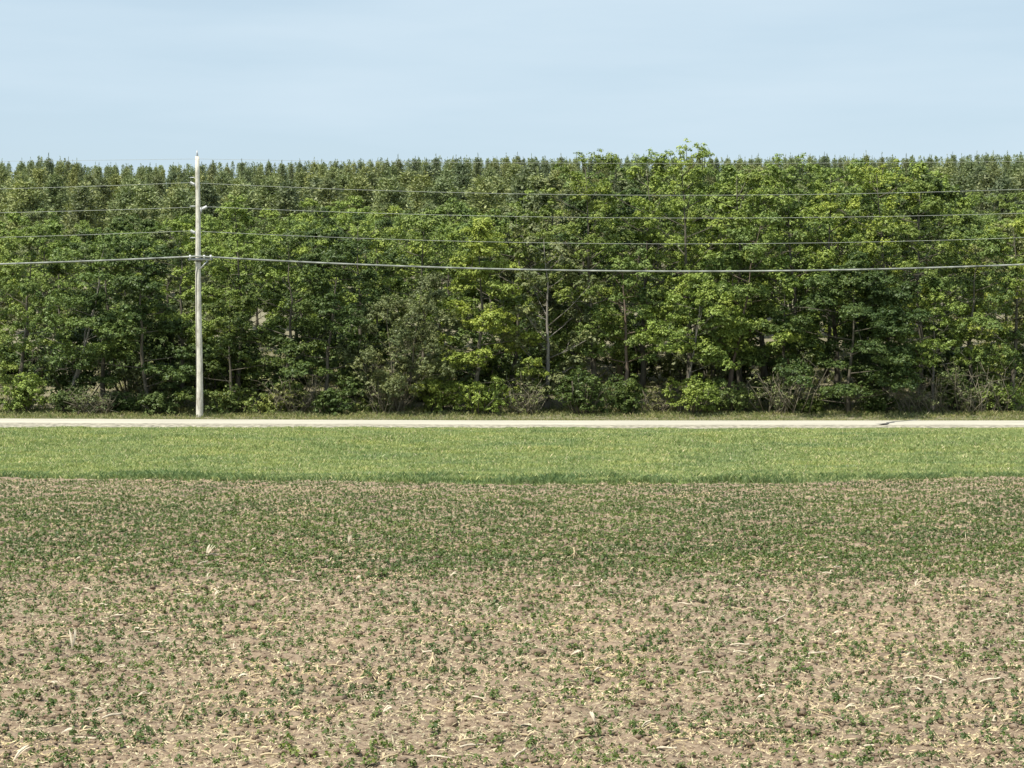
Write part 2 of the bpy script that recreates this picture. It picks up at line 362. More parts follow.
def broadleaf(rng, H, W, B, style='round', leaf=.17, dens=1.0, stems=1, lean=0.0):
    """returns (trunk geo, crown geo); H height, W crown width, B height of lowest foliage"""
    tr, cr = Geo(), Geo()
    tips = []
    for s in range(stems):
        a0 = rng.uniform(0, 6.28); off = (np.array([math.cos(a0), math.sin(a0)]) * (.28 * W if stems > 1 else 0))
        hs = H * (1 if s == 0 else rng.uniform(.72, .95)) * .93
        k = 9; t = np.linspace(0, 1, k)
        wob = np.cumsum(rng.normal(0, .10, (k, 2)), 0) * (H / 10); wob -= wob[0]
        P = np.stack([off[0] * t ** .7 + wob[:, 0] + lean * hs * t ** 1.3, off[1] * t ** .7 + wob[:, 1], hs * t - .15 * (t == 0)], 1)
        r0 = .011 * H + .035 if stems == 1 else .008 * H + .02
        tr.tube(P, r0 * (1 - .95 * t ** .75) * np.where(t == 0, 1.35, 1), 8)
        at = lambda q: np.array([np.interp(q, t, P[:, c]) for c in range(3)])
        nl = int((19 if stems == 1 else 12) * max(.7, (H - B) / 7)); ga = rng.uniform(0, 6.28)
        for q in range(nl):
            u = (q + rng.uniform(0, .8)) / nl
            zf = (B + (H * .94 - B) * u) / H
            if style == 'round': prof = math.sin(math.pi * (.16 + .80 * u)) ** .75
            elif style == 'column': prof = .55 + .45 * math.sin(math.pi * (.1 + .85 * u))
            elif style == 'spread': prof = 1.05 - .75 * u ** 1.6
            else: prof = math.sin(math.pi * (.25 + .7 * u)) ** .7
            ln = W * .5 * max(.18, prof) * rng.uniform(.7, 1.15)
            rise = {'round': .45, 'column': .8, 'spread': .18, 'feather': .9}[style] * rng.uniform(.6, 1.4)
            ga += 2.4 + rng.normal(0, .35)
            b0 = at(min(.96, max(.06, zf / .93 - rise * ln * .55 / H)))
            dv = np.array([math.cos(ga), math.sin(ga), 0])
            m = b0 + dv * ln * .5 + np.array([0, 0, rise * ln * .35]); e = b0 + dv * ln + np.array([0, 0, rise * ln * .8])
            rb = r0 * .38 * (1 - .55 * zf)
            tr.tube([b0, m, e], [rb * .8, rb * .45, rb * .15], 6)
            tips.append((e, u))
            for w in range(4 if style != 'feather' else 6):
                f = rng.uniform(.35, .95); sb = b0 + (e - b0) * f
                sv_ = unit(dv * .6 + np.append(rng.normal(0, .8, 2), rng.uniform(-.15, .7)))
                se = sb + sv_ * ln * rng.uniform(.22, .45)
                tr.tube([sb, (sb + se) / 2 + np.array([0, 0, .05]), se], [rb * .4, rb * .28, rb * .1], 4)
                tips.append((se, u))
        tips.append((P[-1], 1.0)); tips.append((P[-2], .9))
    for e, u in tips:
        if rng.random() < .22: continue
        if style == 'spread': r = rng.uniform(.45, .85) * W / 5; rz = r * .5
        elif style == 'feather': r = rng.uniform(.25, .45) * W / 4; rz = r * 1.1
        elif style == 'column': r = rng.uniform(.32, .58) * max(.8, W / 4.2); rz = r * .85
        else: r = rng.uniform(.36, .68) * max(.75, W / 4.8); rz = r * .75
        r *= (1 - .3 * u); rz *= (1 - .2 * u)
        n = int(dens * 215 * (r / .5) ** 1.8 * (.17 / leaf) ** 1.6) + 14
        for _ in range(2):
            j = rng.normal(0, r * .42, 3) * (1, 1, .6)
            clump(cr, e + j, r * rng.uniform(.6, .95), rz * .85, n // 2, leaf, rng)
    return tr, cr

def sprigs(tr, cr, rng, H, n, leaf):
    """thin leafy shoots standing up from the crown's top"""
    for q in range(n):
        b = np.array([rng.normal(0, .55), rng.normal(0, .4), H * .95 - rng.uniform(.2, .6)]); e = b + np.array([rng.normal(0, .12), rng.normal(0, .1), rng.uniform(.55, 1.0)])
        tr.tube([b, (b + e) / 2, e], [.02, .014, .006], 4)
        for f in (.6, .8, 1.0): clump(cr, b + (e - b) * f + rng.normal(0, .05, 3), .15, .12, 26, leaf, rng)

def shrub(rng, H, W, leaf=.10, dens=1.0):
    tr, cr = Geo(), Geo()
    for q in range(int(9 + W * 3)):
        a = rng.uniform(0, 6.28); rr = W * .5 * math.sqrt(rng.random()); top = H * (1 - .45 * (rr / (W * .5)) ** 2) * rng.uniform(.65, 1.0)
        b = np.array([rr * .35 * math.cos(a), rr * .35 * math.sin(a), -.05]); e = np.array([rr * math.cos(a), rr * math.sin(a), top * .85])
        m = (b + e) / 2 + np.append(rng.normal(0, .06, 2), .1)
        tr.tube([b, m, e], [.03, .02, .008], 6)
        for f in (.35, .6, .8, 1.0):
            c = b + (e - b) * f + rng.normal(0, .13, 3); r = rng.uniform(.20, .40)
            clump(cr, c, r, r * .8, int(100 * dens * (r / .3) ** 2), leaf, rng)
    return tr, cr

def twiggy(rng, H, W):
    """leafless tangle of grey twigs with a few leaves"""
    tr, cr = Geo(), Geo()
    for q in range(int(9 + 5 * W)):
        a = rng.uniform(0, 6.28); b = np.array([rng.normal(0, .18 * W), rng.normal(0, .15), -.05])
        e = b + np.array([math.cos(a) * W * .4, math.sin(a) * .5, H * rng.uniform(.5, 1.0)])
        m = (b + e) / 2 + rng.normal(0, .12, 3); tr.tube([b, m, e], [.022, .015, .005], 4)
        for w in range(6):
            f = rng.uniform(.25, .95); s0 = b + (e - b) * f; s1 = s0 + rng.normal(0, .33, 3) + np.array([0, 0, .08])
            tr.tube([s0, (s0 + s1) / 2 + rng.normal(0, .04, 3), s1], [.010, .008, .004], 4)
            if rng.random() < .6: clump(cr, s1, .15, .12, 16, .09, rng)
    return tr, cr

def plant(name, cat, label, geos, mats, x, d, group=None, rz=0.0, sub=('trunk', 'crown')):
    root = empty(name, (x, d, float(gz(x, d)) - .03), rz)
    tag(root, label, cat, group)
    geos[0].obj(sub[0], mats[0], root, smooth=True)
    if geos[1].n: geos[1].obj(sub[1], mats[1], root)
    return root

# front row: (x px, d, top px row, crown width m, lowest foliage row px, style, tone, bark, leaf, density, stems, lean, label)
front = [
 (18, 98.0, 222, 4.2, 385, 'round', 'mid', 'bark', .105, .85, 1, .03, 'mid green broadleaf tree at the far left edge of the front row'),
 (62, 96.8, 228, 4.6, 350, 'round', 'mid', 'bark_pale', .105, .8, 2, .06, 'broadleaf tree with pale forked trunk leaning right, left end of the front row'),
 (104, 99.5, 222, 4.2, 340, 'round', 'dark', 'bark', .105, .9, 1, 0, 'deep green tree behind the forked pale trunk, left of the pole'),
 (148, 96.6, 232, 4.2, 402, 'spread', 'dark', 'bark', .11, 1.1, 1, 0, 'dark dense tree leafy to the ground, left of the utility pole'),
 (182, 100.5, 208, 4.0, 330, 'round', 'bright', 'bark', .105, .9, 1, 0, 'light green tree with its top just left of the pole'),
 (238, 99.0, 192, 4.2, 330, 'round', 'bright', 'bark', .105, 1.0, 1, 0, 'yellow green tree crown just right of the utility pole'),
 (232, 96.6, 290, 3.6, 396, 'spread', 'dark', 'bark', .105, .9, 1, .02, 'low dark tree under the yellow green crown beside the pole'),
 (284, 98.0, 222, 4.0, 375, 'round', 'dark', 'bark', .105, .9, 1, 0, 'deep green tree second to the right of the pole'),
 (328, 97.0, 236, 4.4, 398, 'spread', 'dark', 'bark', .105, .95, 1, 0, 'dark green layered tree left of the feathery olive tree'),
 (362, 100.5, 208, 3.8, 330, 'column', 'dark', 'bark', .105, .9, 1, 0, 'tall deep green tree behind the dark layered tree, right of the pole'),
 (398, 96.3, 270, 3.9, 395, 'feather', 'olive', 'twig', .095, .8, 4, 0, 'feathery olive green small tree with several thin grey stems'),
 (420, 100.0, 205, 4.0, 300, 'round', 'mid', 'bark', .105, .9, 1, 0, 'mid green tree rising behind the feathery olive tree'),
 (474, 96.8, 212, 4.3, 400, 'spread', 'bright', 'bark', .11, 1.0, 1, .0, 'bright yellow green layered tree leafy to the ground, left of centre'),
 (516, 99.5, 196, 3.6, 330, 'round', 'mid', 'bark', .105, .9, 1, 0, 'tree behind the bright layered tree near the centre'),
 (546, 97.4, 226, 3.5, 380, 'column', 'olive', 'bark_pale', .16, .8, 1, .0, 'airy slim tree with a pale straight trunk near the centre'),
 (592, 98.6, 150, 3.7, 350, 'column', 'mid', 'bark', .105, .9, 1, 0, 'tall slim tree whose sprigs break the skyline, first of the tall trees right of centre'),
 (628, 97.2, 236, 4.0, 345, 'round', 'mid', 'bark_red', .105, .9, 1, 0, 'mid green tree with a short dark trunk above the dark low shrub'),
 (640, 100.5, 154, 3.8, 330, 'column', 'bright', 'bark', .105, .9, 1, 0, 'tall light green tree behind the dark low shrub'),
 (682, 96.9, 270, 4.0, 345, 'round', 'bright', 'bark_pale', .11, 1.0, 2, -.03, 'round bright green crown over the bright roadside shrub'),
 (690, 99.0, 145, 3.6, 330, 'column', 'bright', 'bark', .105, .9, 1, 0, 'tall tree with the highest sprigs on the skyline'),
 (728, 97.8, 205, 4.0, 340, 'round', 'mid', 'bark_red', .105, .9, 2, .04, 'tree with brown forked trunk right of the round bright crown'),
 (742, 100.3, 158, 3.9, 320, 'column', 'mid', 'bark', .105, .9, 1, 0, 'tall tree behind the brown forked trunk'),
 (782, 97.5, 250, 3.6, 350, 'round', 'bright', 'bark', .105, .9, 1, 0, 'bright green tree beside the left flank of the dark spreading tree'),
 (792, 99.8, 157, 3.8, 330, 'column', 'bright', 'bark', .105, .9, 1, 0, 'tall light green tree behind the left flank of the dark spreading tree'),
 (850, 96.0, 262, 6.4, 400, 'spread', 'dark', 'bark', .11, 1.25, 1, 0, 'broad dark green spreading tree with foliage in flat pads'),
 (838, 100.6, 156, 4.0, 320, 'column', 'mid', 'bark', .105, .9, 1, 0, 'tall mid green tree directly behind the dark spreading tree'),
 (884, 99.4, 157, 3.9, 330, 'column', 'bright', 'bark', .105, .9, 1, 0, 'tall light green tree behind the right flank of the dark spreading tree'),
 (920, 97.6, 168, 3.8, 350, 'round', 'mid', 'bark', .105, .9, 1, .0, 'tall tree right of the dark spreading tree, last of the tall ones'),
 (934, 96.4, 290, 3.4, 360, 'round', 'bright', 'bark_pale', .105, .8, 1, -.05, 'small bright tree on a pale leaning trunk near the right end'),
 (972, 97.4, 225, 4.4, 375, 'round', 'mid', 'bark', .105, .95, 1, 0, 'broad mid green tree near the right end of the front row'),
 (1012, 98.4, 205, 4.2, 370, 'round', 'bright', 'bark', .105, .9, 1, 0, 'light green tree at the far right edge of the front row'),
]
for k, (px, d, ty, W, by, st, tone, bark, leaf, dens, stems, lean, label) in enumerate(front):
    d -= 2.1; rng = np.random.default_rng(100 + k); x = PX(px, d); z0 = float(gz(x, d))
    geos = broadleaf(rng, PZ(ty, d) - z0, W * 1.12, max(.5, PZ(by, d) - z0 - .7), st, leaf, dens, stems, lean)
    if px in (592, 640, 690, 792, 884): sprigs(geos[0], geos[1], rng, PZ(ty, d) - z0, 7 if px in (592, 690) else 4, leaf)
    plant('broadleaf_tree', 'tree', label, geos, (M[bark], M[tone]), x, d, 'front row of broadleaf trees')

shrubs = [
 (22, 95.2, 372, 2.4, 'bright', 'light green shrub at the far left below the front trees'),
 (70, 95.3, 398, 1.5, 'shrub', 'low green shrub at the foot of the forked pale trunk'),
 (118, 95.2, 392, 1.7, 'dark', 'dark shrub at the foot of the dark dense tree, left of the pole'),
 (160, 95.0, 396, 1.9, 'shrub', 'low shrub just left of the foot of the pole'),
 (236, 95.0, 386, 2.3, 'shrub', 'rounded shrub just right of the foot of the pole'),
 (278, 95.2, 394, 1.8, 'shrub', 'green shrub between the pole and the bare twiggy tangle'),
 (330, 95.2, 396, 2.0, 'dark', 'dark low shrub below the dark layered tree'),
 (368, 95.3, 398, 1.3, 'shrub', 'small shrub left of the feathery olive tree stems'),
 (440, 95.2, 372, 1.7, 'bright', 'bright leafy shrub at the left foot of the bright layered tree'),
 (478, 95.1, 384, 2.2, 'bright', 'bright shrub under the bright layered tree left of centre'),
 (585, 95.4, 360, 3.0, 'dark', 'large dark rounded shrub right of the centre'),
 (628, 95.3, 372, 2.2, 'dark', 'dark shrub on the right side of the large dark rounded one'),
 (690, 95.1, 366, 2.9, 'bright', 'large bright green shrub beneath the round bright crown'),
 (734, 95.2, 374, 2.4, 'shrub', 'mid green shrub right of the large bright one'),
 (800, 95.1, 398, 2.0, 'dark', 'low dark shrub left of the dark spreading tree'),
 (872, 95.0, 390, 2.2, 'dark', 'dark shrub hugging the foot of the dark spreading tree'),
 (956, 95.2, 380, 1.8, 'shrub', 'green shrub between grey twiggy tangles near the right end'),
 (1008, 95.1, 388, 2.1, 'bright', 'light green shrub at the far right edge'),
]
for k, (px, d, ty, W, tone, label) in enumerate(shrubs):
    d -= 2.3; rng = np.random.default_rng(300 + k); d += rng.uniform(0, 1.5) * (W < 2.5); ty += rng.uniform(-16, 8) * (W < 2.3); W *= rng.uniform(.65, 1.15); x = PX(px, d); z0 = float(gz(x, d))
    plant('shrub', 'shrub', label, shrub(rng, PZ(ty, d) - z0, W), (M['bark'], M[tone]), x, d, 'shrubs along the edge of the wood', sub=('stem', 'foliage'))
twigs = [
 (92, 95.6, 385, 1.8, 'bare grey twiggy bush left of the dark dense tree'),
 (296, 95.8, 372, 2.4, 'pale bare twiggy tangle below the dark layered tree'),
 (386, 95.7, 360, 2.0, 'bare grey twigs among the stems of the feathery olive tree'),
 (525, 95.6, 376, 2.2, 'bare twiggy bush at the foot of the slim pale trunk'),
 (654, 96.5, 380, 2.0, 'bare twigs behind the dark rounded shrub'),
 (782, 95.6, 362, 2.6, 'grey bare twiggy bush left of the dark spreading tree'),
 (924, 95.5, 366, 2.4, 'grey bare twigs around the pale leaning trunk'),
 (984, 95.7, 360, 2.8, 'large grey twiggy bush near the right end of the wood'),
]
for k, (px, d, ty, W, label) in enumerate(twigs):
    d -= 2.4; rng = np.random.default_rng(400 + k); x = PX(px, d); z0 = float(gz(x, d))
    plant('leafless_bush', 'bush', label, twiggy(rng, PZ(ty, d) - z0, W), (M['twig'], M['olive']), x, d, 'bare bushes along the edge of the wood', sub=('twigs', 'leaves'))

svar = []
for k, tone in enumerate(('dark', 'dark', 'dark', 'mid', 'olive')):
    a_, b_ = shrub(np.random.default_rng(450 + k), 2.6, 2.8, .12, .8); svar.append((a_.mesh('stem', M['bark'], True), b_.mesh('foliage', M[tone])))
rng = np.random.default_rng(45)
for k in range(52):
    d = rng.uniform(97, 107); x = (k / 51 * 2 - 1) * 545 / F_PX * d + rng.normal(0, .6); px = 512 + x / d * F_PX
    if min(abs(px - c) for c in (102, 405, 655, 812)) < 13: continue            # the gaps where the dry bank shows through
    sc_ = rng.uniform(.75, 1.35)
    root = empty('shrub', (x, d, float(gz(x, d)) - .05), rng.uniform(0, 6.28)); root.scale = (sc_, sc_, sc_ * rng.uniform(.8, 1.25))
    side = 'left of the pole' if px < 199 else 'right of the pole'
    tag(root, f'shaded understory shrub among the trunks behind the front trees, {side}', 'shrub', f'understory shrubs {side}')
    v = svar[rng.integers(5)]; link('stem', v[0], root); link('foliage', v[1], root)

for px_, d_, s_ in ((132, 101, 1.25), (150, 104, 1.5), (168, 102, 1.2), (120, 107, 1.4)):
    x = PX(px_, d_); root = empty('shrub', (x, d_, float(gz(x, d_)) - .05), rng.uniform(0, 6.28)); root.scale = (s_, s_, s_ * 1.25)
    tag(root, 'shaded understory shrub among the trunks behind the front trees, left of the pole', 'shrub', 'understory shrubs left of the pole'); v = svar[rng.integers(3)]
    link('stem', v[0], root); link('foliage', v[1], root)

# canopy behind the front row: variants, then copies
rng = np.random.default_rng(7)
variants = []
for k, (tone, st, nm) in enumerate([('mid', 'round', 'mid green'), ('bright', 'round', 'yellow green'), ('olive', 'round', 'olive green'),
                                    ('mid', 'column', 'mid green'), ('bright', 'column', 'yellow green'), ('dark', 'round', 'dark green')]):
    tr, cr = broadleaf(np.random.default_rng(500 + k), 9.0, 5.2, 1.7, st, .13, 1.0, 1, 0)
    variants.append((tr.mesh('trunk', M['bark'], True), cr.mesh('crown', M[tone]), nm))
def place_variant(me, name, loc, rz, s, label, cat, group):
    root = empty(name, loc, rz); root.scale = s; root.rotation_euler = (rng.normal(0, .03), rng.normal(0, .03), rz); tag(root, label, cat, group)
    link('trunk', me[0], root); link('crown', me[1], root); return root
for row, d0 in enumerate((104.5, 110, 117, 126, 137)):
    half = 530 / F_PX * d0; x = -half
    while x < half:
        d = d0 + rng.uniform(-2, 2); v = variants[rng.choice(6, p=[.27, .2, .2, .15, .1, .08])]
        px = 512 + x / d * F_PX
        top = rng.uniform(210, 236) if px < 330 else rng.uniform(197, 222) if px < 540 else rng.uniform(196, 222) if px > 940 else rng.uniform(166, 190)
        top -= row * 2
        H = max(6.0, PZ(top, d) - float(gz(x, d))); s = H / 9.0
        side = 'left of the pole' if px < 199 else 'right of the pole'
        place_variant(v, 'broadleaf_tree', (x, d, float(gz(x, d)) - .05), rng.uniform(0, 6.28), (s * rng.uniform(.85, 1.1),) * 2 + (s,),
                      f'{v[2]} tree crown in the packed canopy behind the front row, {side}', 'tree', f'{v[2]} trees behind the front row, {side}')
        x += rng.uniform(2.6, 3.9)

def conifer(rng, H, W):
    tr, cr = Geo(), Geo()
    t = np.linspace(0, 1, 6); tr.tube(np.stack([0 * t, 0 * t, H * t - .1], 1), (.012 * H) * (1.05 - t), 6)
    z = H * .12; a = 0
    while z < H * .985:
        u = z / H; ln = W * .5 * (1 - u) ** .52 * rng.uniform(.7, 1.15) + .06
        for q in range(int(5 + 3 * (1 - u))):
            a += 2.4 + rng.normal(0, .3); dv = np.array([math.cos(a), math.sin(a), rng.uniform(.15, .55)])
            m = max(10, int(ln * 62)); f = rng.uniform(.15, 1.05, m)
            C = np.array([0, 0, z]) + dv * ln * f[:, None] + rng.normal(0, .14, (m, 3))
            T = unit(dv * .7 + rng.normal(0, .5, (m, 3)) + np.array([0, 0, .55])); N = unit(rng.normal(size=(m, 3)) + np.array([0, -.0, .3]))
            cr.leaves(C, N, (.26 * rng.uniform(.7, 1.3, m)), .34, rng, T=T)
        z += H * .036 * rng.uniform(.8, 1.2)
    m = 24; C = np.stack([rng.normal(0, .04, m), rng.normal(0, .04, m), H * rng.uniform(.92, 1.07, m)], 1)
    cr.leaves(C, unit(np.stack([rng.normal(size=m), rng.normal(size=m), 0 * C[:, 0]], 1)), .34, .17, rng, T=np.tile([0, 0, 1.], (m, 1)) + rng.normal(0, .25, (m, 3)))
    return tr, cr
cvar = []
for k in range(6):
    g2 = conifer(np.random.default_rng(600 + k), 9.0, [3.7, 3.1, 3.9, 3.4, 2.9, 3.6][k])
    cvar.append((g2[0].mesh('trunk', M['bark'], True), g2[1].mesh('crown', M['pine2' if k in (1, 4) else 'pine'])))
def skyline(px):                                    # row of the wood's upper outline
    return float(np.interp(px, [0, 30, 40, 55, 70, 85, 150, 330, 520, 700, 900, 1024], [164, 162, 157, 163, 160, 165, 165, 161, 158, 158, 157, 155]))
rows = [165, 190, 220, 255, 290, 330]
for row, d0 in enumerate(rows):
    half = 520 / F_PX * d0; x = -half
    while x < half:
        d = d0 + rng.uniform(-6, 6); px = 512 + x / d * F_PX; z0 = float(gz(x, d))
        top = skyline(px) + (len(rows) - 1 - row) * 4.0 + (3.2 if row == len(rows) - 1 else -2.2 if row == len(rows) - 2 else 0) + rng.normal(0, 1.3) - (3 if rng.random() < .04 else 0) + 2.2 * float(vnoise(x, 0.0, 71, 7.0))
        H = np.clip(PZ(top, d) - z0, 4.5, 13); s = H / 9.0; v = cvar[rng.integers(6)]
        hidden = row < 4 and 600 < px < 920
        if not hidden:
            last = row == len(rows) - 1
            tone = 'dark' if v[1].materials[0] == M['pine2'] else 'olive green'
            place_variant(v, 'conifer', (x, d, z0 - .05), rng.uniform(0, 6.28), (s * (1.55 if row < 4 else .95 if row == 4 else .78),) * 2 + (s,),
                          f'small {tone} conifer with its tip on the skyline' if last else f'{tone} conifer on the wooded slope below the skyline',
                          'conifer', f'{tone} conifers on the skyline' if last else f'{tone} conifers on the slope')
        x += rng.uniform(.75, 1.3) * (3.3 if row < 4 else 1.6 if row == 4 else 1.3)

# the rest of the pine wood, over the crest: one continuous fringe too far off to tell tree from tree
rng = np.random.default_rng(88); g = Geo()
for d0, sp, dy in ((346, .95, 1.2), (362, 1.1, 0.4)):
    half = 530 / F_PX * d0; x = -half
    while x < half:
        d = d0 + rng.uniform(-5, 5); px = 512 + x / d * F_PX; zt_ = PZ(skyline(px) + dy + rng.normal(0, 1.2) + 2.0 * float(vnoise(x, 0.0, 72, 5.0)), d)
        W = rng.uniform(1.5, 2.4); m = 300
        u = rng.random(m) ** .8; rr = W * .5 * u ** .5 * rng.uniform(.3, 1.05, m); a = rng.uniform(0, 6.28, m)
        C = np.stack([x + rr * np.cos(a), d + rr * np.sin(a), zt_ - u * 4.2], 1)
        T = np.stack([np.cos(a) * .7, np.sin(a) * .7, .6 + 0 * a], 1) + rng.normal(0, .4, (m, 3))
        g.leaves(C, unit(rng.normal(size=(m, 3)) + [0, 0, .3]), .34 * rng.uniform(.7, 1.3, m), .34, rng, T=T)
        g.tube([(x, d, float(gz(x, d))), (x, d, zt_ - .2)], [.08, .015], 4)
        x += sp * rng.uniform(.7, 1.3)
tag(g.obj('distant_pine_wood', M['pine']), 'far pine wood whose fine tips make the continuous skyline', 'pine wood', kind='stuff')

# ------------------------------------------------------------------ grass
def grass(name, n, xr, dr, hfn, m, rng, label, keepfn=None, wid=.009):
    x = rng.uniform(*xr, n); d = rng.uniform(*dr, n)
    if keepfn is not None:
        k = keepfn(x, d); x, d = x[k], d[k]
    n = len(x); h = hfn(x, d) * rng.uniform(.55, 1.3, n)
    z = gz(x, d) + .05 * vnoise(x, d, 31, 1.2) * (d < 84)
    nb = 5; X = np.repeat(x, nb) + rng.normal(0, .05, n * nb); D = np.repeat(d, nb) + rng.normal(0, .05, n * nb)
    Hh = np.repeat(h, nb) * rng.uniform(.6, 1.15, n * nb); Z = np.repeat(z, nb)
    a = rng.uniform(0, 6.28, n * nb); ln = Hh * rng.uniform(.2, 1.1, n * nb)
    dx, dy = np.cos(a) * ln, np.sin(a) * ln; w = wid * rng.uniform(.7, 1.5, n * nb); b = rng.uniform(0, 6.28, n * nb); wx, wy = np.cos(b) * w, np.sin(b) * w
    V = np.stack([np.stack([X - wx, D - wy, Z - .02], 1), np.stack([X + wx, D + wy, Z - .02], 1),
                  np.stack([X + dx * .45 + wx * .8, D + dy * .45 + wy * .8, Z + Hh * .62], 1), np.stack([X + dx, D + dy, Z + Hh * .95], 1)], 1)
    g = Geo(); g.add(V.reshape(-1, 3), np.arange(4 * n * nb).reshape(-1, 4))
    return tag(g.obj(name, m), label, 'grass', kind='stuff')
rng = np.random.default_rng(9)
def vh(x, d):
    dr = d - road_shift(x)
    return (.095 + .08 * vnoise(x, d, 51, 1.1) + .08 * vnoise(x, d, 55, .4)) * (1 - .5 * sstep(77, 82.4, dr))
grass('verge_grass', 170000, (-24, 24), (57.2, 82.9), vh, M['grass'], rng, 'short sunlit green grass on the verge between field and road',
      lambda x, d: (d > edge_d(x) + .2) & (d - road_shift(x) < 82.5))
grass('rank_grass', 26000, (-22, 22), (55.5, 62.5), lambda x, d: .13 + .12 * vnoise(x, d, 52, 1.1), M['grass_rank'], rng,
      'darker taller grass along the edge of the field', lambda x, d: (d > edge_d(x)) & (d < edge_d(x) + .5 + 6 * rng.random(len(x)) ** 2.2 * (.7 + 1.2 * vnoise(x, d * .3, 57, 2))))
grass('roadside_grass', 15000, (-28, 28), (87.8, 95.5), lambda x, d: .07 + .09 * sstep(90.0, 92.8, d) + .06 * vnoise(x, d, 53, 2), M['grass_dry'], rng,
      'pale mixed grass strip between the road and the trees', lambda x, d: d - road_shift(x) > 88.2)
grass('woodland_grass', 9000, (-30, 30), (93.5, 118), lambda x, d: .22 + .15 * vnoise(x, d, 54, 2), M['grass_dry'], rng,
      'dry grass on the bank under the trees')

# ------------------------------------------------------------------ soybean seedlings
def seedling_geo(g, X, D, Z, S, rng):
    n = len(X); nb = 9
    a = rng.uniform(0, 6.28, (n, 1)) + np.arange(nb)[None] * 2.4 + rng.normal(0, .3, (n, nb))
    u = (np.arange(nb)[None] + .5) / nb
    r = S[:, None] * (.50 - .22 * u) * rng.uniform(.5, 1.1, (n, nb)); h = S[:, None] * (.35 + .75 * u) * rng.uniform(.85, 1.1, (n, nb))
    C = np.stack([X[:, None] + np.cos(a) * r, D[:, None] + np.sin(a) * r, Z[:, None] + h], -1).reshape(-1, 3)
    N = np.stack([np.cos(a) * .5, np.sin(a) * .5, 0 * a + .75], -1).reshape(-1, 3) + rng.normal(0, .35, (n * nb, 3))
    T = np.stack([np.cos(a), np.sin(a), 0 * a - .2], -1).reshape(-1, 3)
    g.leaves(C, N, np.repeat(S, nb) * .62 * rng.uniform(.75, 1.2, n * nb), .72, rng, T=T)
    for k in range(n): pass
    st = np.stack([X, D, Z - .01], -1); tp = st + np.stack([0 * X, 0 * X, S * .9], -1); w = (S * .03)[:, None] * np.array([1, 0, 0])
    g.add(np.stack([st - w, st + w, tp + w, tp - w], 1).reshape(-1, 3), np.arange(4 * n).reshape(-1, 4))
rng = np.random.default_rng(12)
ROW = .38
rx, rd = [], []
for d in np.arange(20.6, 57.5, ROW):
    half = 560 / F_PX * d + 1.5
    x = np.arange(-half, half, .034) + rng.uniform(-.03, .03)
    p = np.interp(d, [20, 30, 36, 38.5, 46, 52, 57], [.36, .44, .62, 1.9, 1.9, 1.5, 1.2])
    loc = 1 + .75 * vnoise(x, x * 0 + d, 61, 2.6) + .6 * vnoise(x, x * 0 + d, 62, .9)
    k = rng.random(len(x)) < p * np.clip(loc, .4, 1.8)
    rx.append(x[k] + rng.normal(0, .02, k.sum())); rd.append(d + rng.normal(0, .022, k.sum()))
rx, rd = np.concatenate(rx), np.concatenate(rd); k = rd < edge_d(rx) - .3; rx, rd = rx[k], rd[k]
rs = rng.uniform(.036, .070, len(rx)) * np.where(rng.random(len(rx)) < .12, 1.4, 1) * np.interp(rd, [30, 36, 39, 48, 55], [1.06, 1.0, 1.16, 1.06, .86]); rz_ = field_z(rx, rd)
vis = np.abs(rx) < 512 / F_PX * rd
vis &= (rd > 21.75)
order = np.argsort(np.where(vis, rd, 1e9))[:300]
own = np.zeros(len(rx), bool); own[order] = True
g = Geo(); seedling_geo(g, rx[~own], rd[~own], rz_[~own], rs[~own], rng)
tag(g.obj('soybean_crop', M['soy']), 'low green crop of young soybean plants in rows across the field', 'crop', kind='stuff')
smesh = []
for q in range(8):
    g = Geo(); seedling_geo(g, np.zeros(1), np.zeros(1), np.zeros(1), np.array([.065]), rng); smesh.append(g.mesh('soybean_seedling', M['soy']))
for q in order:
    o = link('soybean_seedling', smesh[rng.integers(8)]); o.location = (rx[q], rd[q], rz_[q]); o.rotation_euler = (0, 0, rng.uniform(0, 6.28)); s = rs[q] / .065; o.scale = (s, s, s)
    tag(o, 'small green soybean seedling in the bare soil nearest the camera', 'seedling', 'nearest soybean seedlings')

# ------------------------------------------------------------------ corn residue
n = 300000
d = 20.6 + (58 - 20.6) * rng.random(n) ** .9; x = rng.uniform(-1, 1, n) * (560 / F_PX * d + 1.5); k = d < edge_d(x); x, d = x[k], d[k]; n = len(x)
L = (rng.gamma(1.6, .022, n) + .010) * np.interp(d, [21, 30, 40], [1.0, .9, .8]); a = rng.normal(0, .9, n); tilt = rng.normal(.08, .34, n)
T = np.stack([np.cos(a) * np.cos(tilt), np.sin(a) * np.cos(tilt), np.sin(tilt)], 1)
N = np.stack([rng.normal(0, .5, n), rng.normal(0, .5, n) - .55, np.ones(n)], 1)
g = Geo(); g.leaves(np.stack([x, d, field_z(x, d) + .016 + np.abs(np.sin(tilt)) * L * .45], 1), N, L, np.clip(rng.uniform(.004, .012, n) * np.where(rng.random(n) < .15, 1.6, 1) / L, .07, .6), rng, fold=.4, T=T)
tag(g.obj('corn_residue', M['straw']), 'fine chopped dry corn straw littering the soil', 'crop residue', kind='stuff')

